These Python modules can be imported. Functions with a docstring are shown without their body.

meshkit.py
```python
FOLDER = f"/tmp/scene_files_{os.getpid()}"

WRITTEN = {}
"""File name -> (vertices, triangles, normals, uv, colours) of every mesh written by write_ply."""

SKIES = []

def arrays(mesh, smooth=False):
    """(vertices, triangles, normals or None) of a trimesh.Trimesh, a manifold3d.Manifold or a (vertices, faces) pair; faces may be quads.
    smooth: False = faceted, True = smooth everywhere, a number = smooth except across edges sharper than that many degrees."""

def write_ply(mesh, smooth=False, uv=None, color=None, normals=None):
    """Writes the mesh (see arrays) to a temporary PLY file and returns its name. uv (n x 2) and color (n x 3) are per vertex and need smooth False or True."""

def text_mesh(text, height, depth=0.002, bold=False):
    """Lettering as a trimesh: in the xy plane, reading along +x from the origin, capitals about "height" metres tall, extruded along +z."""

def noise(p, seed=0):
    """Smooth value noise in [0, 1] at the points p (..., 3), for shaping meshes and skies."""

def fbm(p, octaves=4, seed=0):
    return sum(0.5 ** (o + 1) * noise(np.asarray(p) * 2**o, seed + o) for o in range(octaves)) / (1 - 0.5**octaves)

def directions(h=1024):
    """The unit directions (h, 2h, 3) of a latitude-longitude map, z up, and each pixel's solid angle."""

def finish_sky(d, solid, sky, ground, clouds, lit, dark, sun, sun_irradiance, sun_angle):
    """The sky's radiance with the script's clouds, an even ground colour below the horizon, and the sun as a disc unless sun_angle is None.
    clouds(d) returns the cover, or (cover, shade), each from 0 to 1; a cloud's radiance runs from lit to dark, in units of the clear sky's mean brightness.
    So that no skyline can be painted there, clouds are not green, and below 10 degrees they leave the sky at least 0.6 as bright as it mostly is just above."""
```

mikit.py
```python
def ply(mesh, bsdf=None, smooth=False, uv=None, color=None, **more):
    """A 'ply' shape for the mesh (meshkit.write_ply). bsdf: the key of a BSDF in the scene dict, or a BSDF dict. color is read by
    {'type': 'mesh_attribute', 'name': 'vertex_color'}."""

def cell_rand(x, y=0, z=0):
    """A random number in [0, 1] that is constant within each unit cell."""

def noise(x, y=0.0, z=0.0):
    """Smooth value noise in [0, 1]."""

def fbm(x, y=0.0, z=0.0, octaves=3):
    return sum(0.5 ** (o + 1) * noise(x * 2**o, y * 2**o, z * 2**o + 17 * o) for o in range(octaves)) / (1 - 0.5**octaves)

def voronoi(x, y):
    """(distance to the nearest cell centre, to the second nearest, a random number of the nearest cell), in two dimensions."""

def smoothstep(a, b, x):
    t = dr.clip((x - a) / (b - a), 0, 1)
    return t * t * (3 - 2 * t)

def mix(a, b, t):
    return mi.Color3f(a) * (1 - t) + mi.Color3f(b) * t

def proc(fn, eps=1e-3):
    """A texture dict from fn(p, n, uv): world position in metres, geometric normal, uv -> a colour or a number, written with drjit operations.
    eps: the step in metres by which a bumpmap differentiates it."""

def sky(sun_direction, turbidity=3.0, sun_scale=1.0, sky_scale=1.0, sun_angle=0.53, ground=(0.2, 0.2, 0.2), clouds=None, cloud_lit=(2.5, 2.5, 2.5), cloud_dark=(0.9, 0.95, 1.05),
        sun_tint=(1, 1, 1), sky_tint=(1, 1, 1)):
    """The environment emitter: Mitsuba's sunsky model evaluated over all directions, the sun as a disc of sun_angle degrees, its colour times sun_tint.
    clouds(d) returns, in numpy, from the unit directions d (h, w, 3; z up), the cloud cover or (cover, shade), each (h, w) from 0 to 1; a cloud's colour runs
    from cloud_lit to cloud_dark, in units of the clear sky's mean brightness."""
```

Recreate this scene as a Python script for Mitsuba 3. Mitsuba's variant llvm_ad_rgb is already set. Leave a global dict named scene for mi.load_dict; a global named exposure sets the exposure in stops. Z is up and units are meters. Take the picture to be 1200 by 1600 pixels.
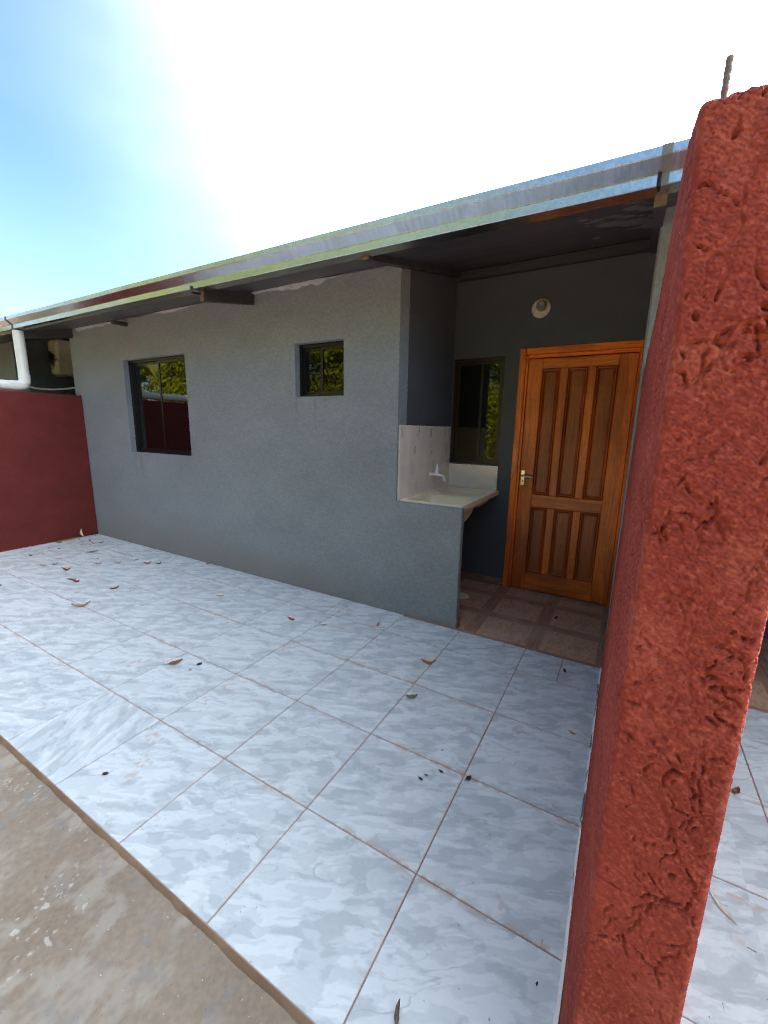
import math, random
import numpy as np, trimesh, drjit as dr, mitsuba as mi, mikit, meshkit
from manifold3d import Manifold, CrossSection, Mesh as MMesh
from shapely.geometry import Polygon, box as sbox
from mikit import proc, noise, fbm, voronoi, cell_rand, smoothstep, mix
T = mi.ScalarTransform4f
rng = np.random.default_rng(7)
random.seed(7)

# ------------------------------------------------------------------ camera, sky, exposure
CAM = np.array([0.474, -2.588, 1.534])
FWD = np.array([-0.49058444, 0.84897761, -0.19637701])
UP = -np.array([0.11408665, -0.16084269, -0.98036415])
SUN_AZ, SUN_EL = math.radians(48), math.radians(33)
SUN = [math.sin(SUN_AZ) * math.cos(SUN_EL), math.cos(SUN_AZ) * math.cos(SUN_EL), math.sin(SUN_EL)]
exposure = 3.85


def haze_cover(d):
    """thin bright haze that thickens towards the sun, thinning to open blue away from it"""
    c = d @ np.array(SUN)
    n = meshkit.fbm(d * np.array([3.0, 3.0, 7.0]), 4, seed=3)
    t = np.clip((c + 0.14 + 0.16 * (n - 0.5)) / 0.92, 0, 1)
    low = np.exp(-np.clip(d[..., 2], 0, 1) / 0.20)
    return np.clip(0.82 * t * t * (3 - 2 * t) + 0.22 * low, 0, 0.85)


scene = {'type': 'scene'}
labels = {}
scene['camera'] = {'type': 'perspective', 'fov': 2 * math.degrees(math.atan(600 / 649.367)), 'fov_axis': 'x', 'near_clip': 0.02, 'far_clip': 500.0,
                   'to_world': T().look_at(origin=CAM.tolist(), target=(CAM + FWD).tolist(), up=UP.tolist())}
scene['sky_light'] = mikit.sky(SUN, turbidity=3.0, sun_angle=1.2, clouds=haze_cover, cloud_lit=(5.3, 5.75, 6.2), sky_scale=0.66, sky_tint=(0.76, 0.95, 1.08))

# ------------------------------------------------------------------ helpers
def num(key):
    if key not in scene:
        return key
    k = 1
    while f'{key}_{k:03d}' in scene:
        k += 1
    return f'{key}_{k:03d}'


used = set()


def obj(name, mesh, mat, parent=None, label=None, cat=None, group=None, kind=None, smooth=False, **more):
    base = f'{parent}__{name}' if parent else name
    key, k = base, 0
    while key in used:
        k += 1
        key = f'{base}_{k:03d}'
    used.add(key)
    scene[key] = mesh if isinstance(mesh, dict) else mikit.ply(mesh, mat, smooth=smooth, **more)
    tag(key, label, cat, group, kind)
    return key


def thing(name, label, cat, group=None, kind=None):
    key, k = name, 0
    while key in used:
        k += 1
        key = f'{name}_{k:03d}'
    used.add(key)
    tag(key, label, cat, group, kind)
    return key


def tag(key, label=None, cat=None, group=None, kind=None):
    d = {k: v for k, v in (('label', label), ('category', cat), ('group', group), ('kind', kind)) if v}
    if d:
        labels[key] = d


def cbox(lo, hi, c=0.003):
    """a box with chamfered edges"""
    lo, hi = np.minimum(lo, hi), np.maximum(lo, hi)
    m, h = (np.array(lo) + hi) / 2, (np.array(hi) - lo) / 2
    c = min(c, 0.45 * h.min())
    if c <= 0:
        return trimesh.creation.box(bounds=[lo, hi])
    pts = []
    for s in np.ndindex(2, 2, 2):
        s = np.array(s) * 2 - 1
        for a in range(3):
            q = s * (h - c)
            q[a] = s[a] * h[a]
            pts.append(m + q)
    return trimesh.convex.convex_hull(np.array(pts))


def join(*ms):
    return trimesh.util.concatenate([m for m in ms])


def to_tri(man):
    m = man.to_mesh()
    return trimesh.Trimesh(m.vert_properties[:, :3], m.tri_verts, process=False)


def wall_xz(poly, y0, y1):
    """polygon in x,z extruded from y0 to y1"""
    m = trimesh.creation.extrude_polygon(poly, y1 - y0, engine='earcut')
    v = m.vertices.copy()
    m.vertices = np.stack([v[:, 0], y1 - v[:, 2], v[:, 1]], 1)
    return m


def prism_x(poly, x0, x1):
    """polygon in y,z extruded along x"""
    m = trimesh.creation.extrude_polygon(poly, x1 - x0, engine='earcut')
    v = m.vertices.copy()
    m.vertices = np.stack([x0 + v[:, 2], v[:, 0], v[:, 1]], 1)
    return m


def tube(pts, r, sides=10, cap=True):
    p = np.asarray(pts, float)
    r = np.broadcast_to(r, (len(p),))
    t = np.gradient(p, axis=0)
    t /= np.linalg.norm(t, axis=1, keepdims=True) + 1e-12
    a = np.cross(t[0], [0, 0, 1.0] if abs(t[0, 2]) < 0.9 else [1.0, 0, 0])
    rows = []
    ang = np.arange(sides) * 2 * np.pi / sides
    for i in range(len(p)):
        a = a - t[i] * (a @ t[i])
        a /= np.linalg.norm(a)
        b = np.cross(t[i], a)
        rows.append(p[i] + r[i] * (np.cos(ang)[:, None] * a + np.sin(ang)[:, None] * b))
    v = np.vstack(rows)
    n = len(p)
    i, j = np.meshgrid(np.arange(n - 1), np.arange(sides), indexing='ij')
    q = np.stack([i * sides + j, i * sides + (j + 1) % sides, (i + 1) * sides + (j + 1) % sides, (i + 1) * sides + j], -1).reshape(-1, 4)
    f = np.vstack([q[:, [0, 1, 2]], q[:, [0, 2, 3]]])
    if cap:
        v = np.vstack([v, p[0], p[-1]])
        k = np.arange(sides)
        f = np.vstack([f, np.stack([np.full(sides, n * sides), (k + 1) % sides, k], 1),
                       np.stack([np.full(sides, n * sides + 1), (n - 1) * sides + k, (n - 1) * sides + (k + 1) % sides], 1)])
    return trimesh.Trimesh(v, f, process=False)


def arc(p0, p1, p2, n=10):
    t = np.linspace(0, 1, n)[:, None]
    p0, p1, p2 = map(np.asarray, (p0, p1, p2))
    return (1 - t) ** 2 * p0 + 2 * t * (1 - t) * p1 + t * t * p2


def lathe(profile, sections=32):
    """(r, z) profile turned about z"""
    return trimesh.creation.revolve(np.asarray(profile, float), sections=sections)


def turn(m, axis, deg, at=(0, 0, 0)):
    m = m.copy()
    m.apply_transform(trimesh.transformations.rotation_matrix(math.radians(deg), axis, at))
    return m


def shift(m, d):
    m = m.copy()
    m.apply_translation(d)
    return m


# ------------------------------------------------------------------ materials
def prin(key, color, rough=0.6, spec=0.5, **kw):
    c = proc(color) if callable(color) else {'type': 'rgb', 'value': list(color)}
    r = proc(rough) if callable(rough) else rough
    scene[key] = {'type': 'principled', 'base_color': c, 'roughness': r, 'specular': spec, **kw}


def bumped(key, color, rough, spec, hfn, scale, eps=1e-3):
    c = proc(color) if callable(color) else {'type': 'rgb', 'value': list(color)}
    scene[key] = {'type': 'bumpmap', 'bump': proc(hfn, eps), 'scale': scale, 'nested': {'type': 'principled', 'base_color': c, 'roughness': rough, 'specular': spec}}


C3 = mi.Color3f
GX, GY, PX, PY = 0.5, 0.4977, 0.0, 0.0


def marble(p, n, uv):
    ix, iy = dr.floor(p.x / GX), dr.floor(p.y / GY)
    r1 = cell_rand(ix, iy, 5)
    var = dr.floor(r1 * 3.99)
    lx, ly = p.x - ix * GX, p.y - iy * GY
    # most tiles are laid with the same print direction, a few are turned
    turned = (dr.abs(ix + 4) < 0.5) & (dr.abs(iy + 4) < 0.5)
    lx2 = dr.select(turned, ly, lx)
    ly2 = dr.select(turned, GX - lx, ly)
    a = lx2 * 0.90 + ly2 * 0.43 + var * 3.7
    b = -lx2 * 0.43 + ly2 * 0.90 + var * 5.3
    w = fbm(a * 7, b * 12, var, 3) - 0.5
    b2 = b + 0.045 * w
    a2 = a + 0.06 * (fbm(a * 13 + 3, b * 16, 2.0, 3) - 0.5)
    n1 = fbm(a2 * 8.5, b2 * 24, 3.0, 5)
    n2 = fbm(a2 * 15 + 9, b2 * 40, 7.0, 4)
    big = fbm(a * 2.2, b * 4.0, 13.0, 2)
    n3 = fbm(a2 * 60, b2 * 95, 5.0, 2)
    t = 0.46 * smoothstep(0.43, 0.53, n1 + 0.30 * (big - 0.5)) + 0.34 * smoothstep(0.43, 0.55, n2) + 0.20 * n3
    col = mix((0.385, 0.420, 0.443), (0.585, 0.618, 0.638), t)
    vn = fbm(a2 * 1.8 + 4 - b2 * 0.6, b2 * 7.5, 11.0, 5)
    vein = (1 - smoothstep(0.0, 0.013, dr.abs(vn - 0.5))) * smoothstep(0.42, 0.62, noise(a * 6, b * 6, 21.0))
    col = mix(col, (0.30, 0.33, 0.345), 0.6 * vein)
    # reddish dirt that washed along the joints, and dust
    ex = dr.minimum(lx, GX - lx)
    ey = dr.minimum(ly, GY - ly)
    d1 = (1 - smoothstep(0.0, 0.035, ey)) * smoothstep(0.60, 0.72, noise(p.x * 4.3, iy * 7.0, 2.0)) * smoothstep(0.35, 0.6, fbm(p.x * 40, p.y * 40, 0.0, 2))
    d2 = smoothstep(0.70, 0.78, fbm(p.x * 7 + 5, p.y * 7, 1.0, 4)) * smoothstep(0.4, 0.7, noise(p.x * 60, p.y * 60))
    col = mix(col, (0.42, 0.30, 0.24), dr.clip(0.65 * d1 + 0.45 * d2, 0, 0.7))
    sp = smoothstep(0.978, 0.988, noise(p.x * 55, p.y * 55, 4.0))
    return mix(col, (0.12, 0.09, 0.08), 0.7 * sp)


prin('mat_marble_tile', marble, 0.34, 0.42)
bumped('mat_grout', lambda p, n, uv: mix((0.24, 0.125, 0.10), (0.42, 0.29, 0.25), fbm(p.x * 9, p.y * 9, 0.0, 3)), 0.9, 0.2, lambda p, n, uv: noise(p.x * 300, p.y * 300), 0.001)


def brown_tile(p, n, uv):
    TX, TY = 0.465, 0.45
    ux, uy = (p.x + 0.435) / TX, (p.y - 0.30) / TY
    ix, iy = dr.floor(ux), dr.floor(uy)
    lx, ly = (ux - ix) * TX, (uy - iy) * TY
    ex, ey = dr.minimum(lx, TX - lx), dr.minimum(ly, TY - ly)
    e = dr.minimum(ex, ey)
    r = cell_rand(ix, iy, 2)
    # woven middle: small strips alternately along and across
    q = 0.021
    cx, cy = dr.floor(lx / q), dr.floor(ly / (q * 2))
    ck = (cx + cy) * 0.5 - dr.floor((cx + cy) * 0.5)
    weave = 0.45 * cell_rand(cx, cy, 8) + 0.35 * fbm(dr.select(ck > 0.2, lx * 260, lx * 40), dr.select(ck > 0.2, ly * 40, ly * 260), 1.0, 2)
    mid = mix((0.33, 0.18, 0.115), (0.53, 0.335, 0.23), dr.clip(weave * 1.25, 0, 1))
    along_x = ey < ex
    g = dr.select(along_x, fbm(lx * 6, ly * 170, iy, 3), fbm(lx * 170, ly * 6, ix, 3))
    brd = mix((0.215, 0.115, 0.077), (0.41, 0.235, 0.16), g)
    # corner ornament with pale joints between the printed planks
    diag = dr.abs(ex - ey)
    line = dr.maximum((1 - smoothstep(0.001, 0.0028, dr.abs(e - 0.052))), (1 - smoothstep(0.001, 0.003, diag)) * dr.select(dr.maximum(ex, ey) < 0.056, 1.0, 0.0))
    col = dr.select(e > 0.052, mid, brd)
    col = mix(col, (0.46, 0.34, 0.24), 0.6 * line * smoothstep(0.3, 0.55, noise(p.x * 23, p.y * 23)))
    dust = smoothstep(0.52, 0.75, fbm(p.x * 5, p.y * 5, 3.0, 4))
    return mix(col, (0.42, 0.32, 0.26), 0.35 * dust)


prin('mat_brown_tile', brown_tile, 0.38, 0.4)


def stucco_h(p, n, uv):
    w = 0.012 * (fbm(p.x * 22, p.y * 22 + 7, p.z * 22, 2) - 0.5)
    a = fbm((p.x + w) * 72, p.y * 72 + 3, (p.z - w) * 56, 2)
    b = noise(p.x * 210, p.y * 210, p.z * 210)
    c = fbm((p.x + w) * 42 + 5, p.y * 42, (p.z + w) * 30, 2)
    groove = 1 - smoothstep(0.0, 0.05, dr.abs(c - 0.5))
    return 0.8 * a + 0.2 * b - 0.35 * groove * smoothstep(0.3, 0.6, noise(p.x * 6, p.y * 6, p.z * 6))


def grey_wall(p, n, uv):
    base = mix((0.175, 0.201, 0.227), (0.232, 0.264, 0.294), fbm(p.x * 1.6, p.y * 1.6, p.z * 1.6, 3))
    base = base * (0.91 + 0.16 * smoothstep(0.25, 0.75, stucco_h(p, n, uv)))
    # splashed earth low on the wall, and a stray brush mark of primer over the big window
    low = smoothstep(0.55, 0.10, p.z + 0.5 * (fbm(p.x * 2.3, p.y * 2, p.z * 2.3, 4) - 0.35)) * smoothstep(-0.9, -1.9, p.x)
    base = mix(base, (0.20, 0.185, 0.17), 0.55 * low)
    for wx0, wx1, wz in ((-4.85, -3.68, 1.197), (-2.15, -1.62, 1.80)):
        inx = smoothstep(wx0 - 0.03, wx0 + 0.03, p.x) * smoothstep(wx1 + 0.03, wx1 - 0.03, p.x)
        dripl = smoothstep(0.50, 0.75, fbm(p.x * 28, 3.0, p.z * 1.2, 3))
        drop = smoothstep(wz - 0.75 * noise(p.x * 17, 1.0, 0.0) - 0.1, wz - 0.02, p.z) * smoothstep(wz + 0.01, wz - 0.01, p.z)
        base = mix(base, (0.13, 0.125, 0.12), 0.45 * inx * dripl * drop)
    mk = dr.exp(-dr.square((p.x + 4.62) / 0.022) - dr.square((p.z - 2.43) / 0.055)) * smoothstep(0.25, 0.5, noise(p.x * 60, 0, p.z * 60))
    return mix(base, (0.42, 0.18, 0.11), 0.7 * mk)


bumped('mat_grey_wall', grey_wall, 0.75, 0.3, stucco_h, 0.009)
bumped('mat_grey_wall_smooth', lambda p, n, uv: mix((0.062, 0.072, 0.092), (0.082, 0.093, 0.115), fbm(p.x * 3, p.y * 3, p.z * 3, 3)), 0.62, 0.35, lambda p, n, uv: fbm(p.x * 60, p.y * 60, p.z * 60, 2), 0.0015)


def red_paint(p, n, uv):
    c = mix((0.175, 0.023, 0.017), (0.285, 0.048, 0.031), fbm(p.x * 6, p.y * 6, p.z * 5, 4))
    c = mix(c, (0.34, 0.082, 0.054), 0.45 * smoothstep(0.56, 0.74, fbm(p.x * 13 + 3, p.y * 13, p.z * 8, 3)))
    f = fbm(p.x * 150, p.y * 150, p.z * 130, 2)
    c = mix(c, (0.14, 0.022, 0.020), 0.4 * smoothstep(0.50, 0.34, f))
    c = mix(c, (0.40, 0.105, 0.068), 0.35 * smoothstep(0.56, 0.72, f))
    pale = smoothstep(0.70, 0.82, fbm(p.x * 20, p.y * 20, p.z * 7 + 2, 3)) * smoothstep(0.5, 0.02, p.z)
    c = mix(c, (0.50, 0.32, 0.28), 0.55 * pale)
    chip = smoothstep(0.965, 0.98, noise(p.x * 120, p.y * 120, p.z * 120))
    return mix(c, (0.62, 0.52, 0.48), 0.5 * chip)


bumped('mat_red_wall', lambda p, n, uv: mix((0.095, 0.012, 0.010), (0.145, 0.021, 0.018), fbm(p.x * 5, p.y * 5, p.z * 5, 4)) * (0.80 + 0.4 * stucco_h(p, n, uv)), 0.7, 0.3, stucco_h, 0.005)
bumped('mat_red_rough', red_paint, 0.8, 0.3, lambda p, n, uv: 1.3 * noise(p.x * 330, p.y * 330, p.z * 330) + 0.8 * fbm(p.x * 130, p.y * 130, p.z * 110, 2), 0.0022, 4e-4)


def concrete(p, n, uv):
    c = mix((0.205, 0.155, 0.112), (0.29, 0.232, 0.18), fbm(p.x * 3.2, p.y * 3.2, 0.0, 5))
    c = c * (0.86 + 0.28 * fbm(p.x * 90, p.y * 90, 4.0, 2))
    c = mix(c, (0.40, 0.365, 0.315), 0.45 * smoothstep(0.50, 0.75, fbm(p.x * 14 + 2, p.y * 9, 3.0, 4)))
    c = mix(c, (0.22, 0.205, 0.195), 0.5 * smoothstep(0.60, 0.76, fbm(p.x * 16 + 8, p.y * 22, 5.0, 4)))
    wsp = 0.7 * smoothstep(0.66, 0.80, fbm(p.x * 46, p.y * 46, 9.0, 3)) * smoothstep(0.5, 0.65, fbm(p.x * 3.1 + 4, p.y * 3.1, 1.0, 2))
    c = mix(c, (0.60, 0.57, 0.53), 0.7 * wsp)
    sp = 0.6 * smoothstep(0.955, 0.975, noise(p.x * 120, p.y * 120, 2.0))
    c = mix(c, (0.75, 0.74, 0.72), 0.6 * smoothstep(0.975, 0.985, noise(p.x * 70, p.y * 70, 6.0)))
    return mix(c, (0.07, 0.055, 0.05), 0.7 * sp)


bumped('mat_concrete', concrete, 0.8, 0.3, lambda p, n, uv: fbm(p.x * 60, p.y * 60, 0.0, 3) + 0.4 * noise(p.x * 260, p.y * 260), 0.003)
bumped('mat_edge_cement', lambda p, n, uv: mix((0.13, 0.075, 0.05), (0.24, 0.16, 0.10), fbm(p.x * 14, p.y * 40, 0.0, 3)), 0.85, 0.2, lambda p, n, uv: fbm(p.x * 80, p.y * 80, p.z * 80, 2), 0.002)
prin('mat_soil', lambda p, n, uv: mix((0.33, 0.23, 0.155), (0.46, 0.34, 0.245), fbm(p.x * 1.3, p.y * 1.3, 0.0, 4)), 0.95, 0.1)


def wood(axis):
    def fn(p, n, uv):
        al, ac, dp = (p.z, p.x, p.y) if axis == 'z' else (p.x, p.z, p.y)
        w = fbm(al * 1.6, ac * 9, dp * 9, 2) - 0.5
        ring = 0.5 + 0.65 * (fbm(al * 1.3 + 3, ac * 60 + w * 12, dp * 30, 4) - 0.5)
        pore = noise(al * 16, ac * 420, dp * 200)
        blot = fbm(al * 2.5 + 7, ac * 6, 0.0, 3)
        c = mix((0.36, 0.056, 0.003), (0.76, 0.172, 0.010), smoothstep(0.3, 0.7, 0.6 * ring + 0.4 * blot))
        return mix(c, (0.09, 0.018, 0.003), 0.45 * smoothstep(0.62, 0.85, pore))
    return fn


def wood_dark(p, n, uv):
    return C3(wood('z')(p, n, uv)) * C3(0.52, 0.42, 0.36)


for k, f in (('mat_wood_z', wood('z')), ('mat_wood_x', wood('x')), ('mat_wood_panel', wood_dark)):
    prin(k, f, 0.38, 0.45, clearcoat=0.35, clearcoat_gloss=0.75)
prin('mat_casing_wood', lambda p, n, uv: C3(wood('z')(p, n, uv)) * C3(1.25, 1.15, 1.0), 0.36, 0.5, clearcoat=0.5, clearcoat_gloss=0.8)
prin('mat_casing_wood_across', lambda p, n, uv: C3(wood('x')(p, n, uv)) * C3(1.25, 1.15, 1.0), 0.36, 0.5, clearcoat=0.5, clearcoat_gloss=0.8)
prin('mat_end_grain', lambda p, n, uv: mix((0.10, 0.068, 0.045), (0.17, 0.12, 0.08), fbm(p.x * 60, p.y * 20, p.z * 60, 3)), 0.8, 0.2)
prin('mat_dark_timber', lambda p, n, uv: mix((0.030, 0.031, 0.036), (0.055, 0.055, 0.062), fbm(p.x * 4, p.y * 20, p.z * 40, 3)), 0.55, 0.4)


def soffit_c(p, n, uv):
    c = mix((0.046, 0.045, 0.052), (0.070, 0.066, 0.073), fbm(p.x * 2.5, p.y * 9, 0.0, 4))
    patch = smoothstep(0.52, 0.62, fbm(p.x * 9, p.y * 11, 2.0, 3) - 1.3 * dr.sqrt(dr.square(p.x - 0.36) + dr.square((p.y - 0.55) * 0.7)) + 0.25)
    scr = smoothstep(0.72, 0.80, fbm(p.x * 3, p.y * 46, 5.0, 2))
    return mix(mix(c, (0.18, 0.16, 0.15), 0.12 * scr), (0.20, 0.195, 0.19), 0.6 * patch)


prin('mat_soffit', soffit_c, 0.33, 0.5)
prin('mat_mortar', lambda p, n, uv: mix((0.26, 0.27, 0.28), (0.48, 0.48, 0.48), fbm(p.x * 25, p.y * 25, p.z * 40, 3)), 0.95, 0.1)
prin('mat_roof_sheet', lambda p, n, uv: mix((0.30, 0.29, 0.28), (0.44, 0.43, 0.42), fbm(p.x * 2, p.y * 2, 0.0, 4)), 0.8, 0.2)


def zinc(p, n, uv):
    _, _, w = voronoi(p.x * 85, (p.z + p.y) * 85)
    s = 0.60 + 0.16 * w + 0.10 * (fbm(p.x * 6, p.z * 30, 0.0, 3) - 0.5)
    return C3(s * 0.98, s, s * 1.0)


scene['mat_zinc'] = {'type': 'twosided', 'nested': {'type': 'roughconductor', 'material': 'Al', 'distribution': 'ggx', 'alpha': 0.055, 'specular_reflectance': proc(zinc)}}
prin('mat_zinc_seam', (0.20, 0.20, 0.20), 0.6, 0.4, metallic=0.6)
prin('mat_pvc', lambda p, n, uv: mix((0.60, 0.62, 0.60), (0.70, 0.71, 0.68), fbm(p.x * 8, p.y * 8, p.z * 8, 3)), 0.38, 0.5)
prin('mat_black_frame', (0.007, 0.007, 0.009), 0.32, 0.4)
prin('mat_bronze_frame', (0.022, 0.014, 0.012), 0.32, 0.4)
scene['mat_tinted_glass'] = {'type': 'plastic', 'diffuse_reflectance': {'type': 'rgb', 'value': [0.002, 0.002, 0.003]}, 'int_ior': 1.56, 'nonlinear': True}


def splash_c(p, n, uv):
    c = mix((0.70, 0.65, 0.59), (0.82, 0.77, 0.71), fbm(p.y * 16, p.z * 5, 0.0, 3))
    iy = dr.floor((p.y - 0.20) / 0.345)
    ly, lz = (p.y - 0.20) - iy * 0.345 - 0.12, p.z - 0.97
    # printed grey sprigs
    k = dr.floor(lz / 0.155)
    z0 = lz - k * 0.155 - 0.078
    off = (cell_rand(iy, k, 3) - 0.5) * 0.14
    q = dr.sqrt(dr.square((ly - off) * 2.1) + dr.square(z0 * 1.25))
    leafy = smoothstep(0.085, 0.035, q) * smoothstep(0.47, 0.60, fbm(p.y * 75, p.z * 60, 3.0, 3))
    c = mix(c, (0.26, 0.25, 0.24), 0.75 * leafy)
    return mix(c, (0.66, 0.63, 0.60), 0.5 * smoothstep(1.232, 1.226, p.z))


prin('mat_splash_tile', splash_c, 0.22, 0.5)
prin('mat_beige_tile', lambda p, n, uv: mix((0.76, 0.67, 0.60), (0.86, 0.78, 0.71), fbm(p.x * 16, p.y * 9, p.z * 16, 4)), 0.22, 0.5)
prin('mat_skirting', lambda p, n, uv: mix((0.13, 0.075, 0.055), (0.30, 0.19, 0.15), fbm(p.x * 22, p.y * 22, p.z * 40, 3)), 0.4, 0.4)
prin('mat_sink', lambda p, n, uv: mix((0.68, 0.57, 0.41), (0.80, 0.70, 0.54), fbm(p.x * 9, p.y * 9 + 4, p.z * 12, 5)), 0.25, 0.5)
prin('mat_white_plastic', (0.74, 0.76, 0.82), 0.3, 0.5)
prin('mat_cream', lambda p, n, uv: mix((0.52, 0.47, 0.40), (0.66, 0.61, 0.53), fbm(p.x * 30, p.y * 30, p.z * 30, 3)), 0.5, 0.4)
prin('mat_socket_grey', (0.20, 0.20, 0.20), 0.3, 0.5)
prin('mat_ac_case', lambda p, n, uv: mix((0.50, 0.46, 0.36), (0.62, 0.58, 0.47), fbm(p.x * 9, p.y * 9, p.z * 9, 3)), 0.5, 0.4)
prin('mat_black_rubber', (0.02, 0.02, 0.02), 0.6, 0.3)
prin('mat_nickel', (0.76, 0.71, 0.62), 0.28, 0.5, metallic=1.0)
prin('mat_rusty_iron', lambda p, n, uv: mix((0.09, 0.085, 0.085), (0.15, 0.14, 0.135), fbm(p.x * 90, p.y * 90, p.z * 90, 2)), 0.7, 0.4)
prin('mat_white_grout', lambda p, n, uv: mix((0.12, 0.11, 0.11), (0.72, 0.68, 0.64), smoothstep(0.36, 0.5, fbm(p.x * 50, p.y * 14, p.z * 50, 3))), 0.85, 0.2)
prin('mat_cable', (0.30, 0.27, 0.22), 0.5, 0.4)


def leafmat(key, c0, c1, f=3.0):
    scene[key] = {'type': 'principledthin', 'base_color': proc(lambda p, n, uv: mix(c0, c1, cell_rand(p.x * f, p.y * f, p.z * f) * 0.4 + 0.6 * noise(p.x * 1.7, p.y * 1.7, p.z * 1.7))), 'roughness': 0.45, 'diff_trans': 0.7, 'eta': 1.4}


leafmat('mat_leaf_mango', (0.055, 0.12, 0.014), (0.25, 0.32, 0.03), 9)
leafmat('mat_leaf_yellow', (0.13, 0.20, 0.015), (0.38, 0.41, 0.035), 9)
leafmat('mat_leaf_banana', (0.10, 0.16, 0.03), (0.26, 0.28, 0.08), 2)
prin('mat_bark', lambda p, n, uv: mix((0.10, 0.075, 0.055), (0.20, 0.16, 0.12), fbm(p.x * 9, p.y * 9, p.z * 3, 3)), 0.9, 0.2)
for k, c in dict(brown=(0.17, 0.085, 0.04), tan=(0.34, 0.22, 0.10), orange=(0.42, 0.17, 0.05), red=(0.24, 0.035, 0.025), dark=(0.045, 0.028, 0.026), green=(0.16, 0.16, 0.05), pale=(0.50, 0.47, 0.41), black=(0.016, 0.012, 0.012), curl=(0.20, 0.16, 0.12), cream=(0.60, 0.48, 0.34)).items():
    scene['mat_litter_' + k] = {'type': 'twosided', 'nested': {'type': 'principled', 'base_color': proc(lambda p, n, uv, c=c: mix(np.array(c) * 0.65, np.array(c) * 1.3, fbm(p.x * 90, p.y * 90, p.z * 90, 2)).__class__(mix((c[0] * 0.65, c[1] * 0.65, c[2] * 0.65), (c[0] * 1.3, c[1] * 1.3, c[2] * 1.3), fbm(p.x * 90, p.y * 90, p.z * 90, 2)))), 'roughness': 0.7, 'specular': 0.3}}

# ------------------------------------------------------------------ dimensions (metres)
YW, YB = 0.335, 1.46            # front wall, back wall of the porch recess
XL, XC, XH, XD0, XD1 = -6.05, -1.106, -0.543, 0.487, 0.650
YE = -1.97                      # outer edge of the tiled patio


def zs(y):                      # underside of the roof
    return 2.60 + 0.235 * (y + 0.2)


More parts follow.
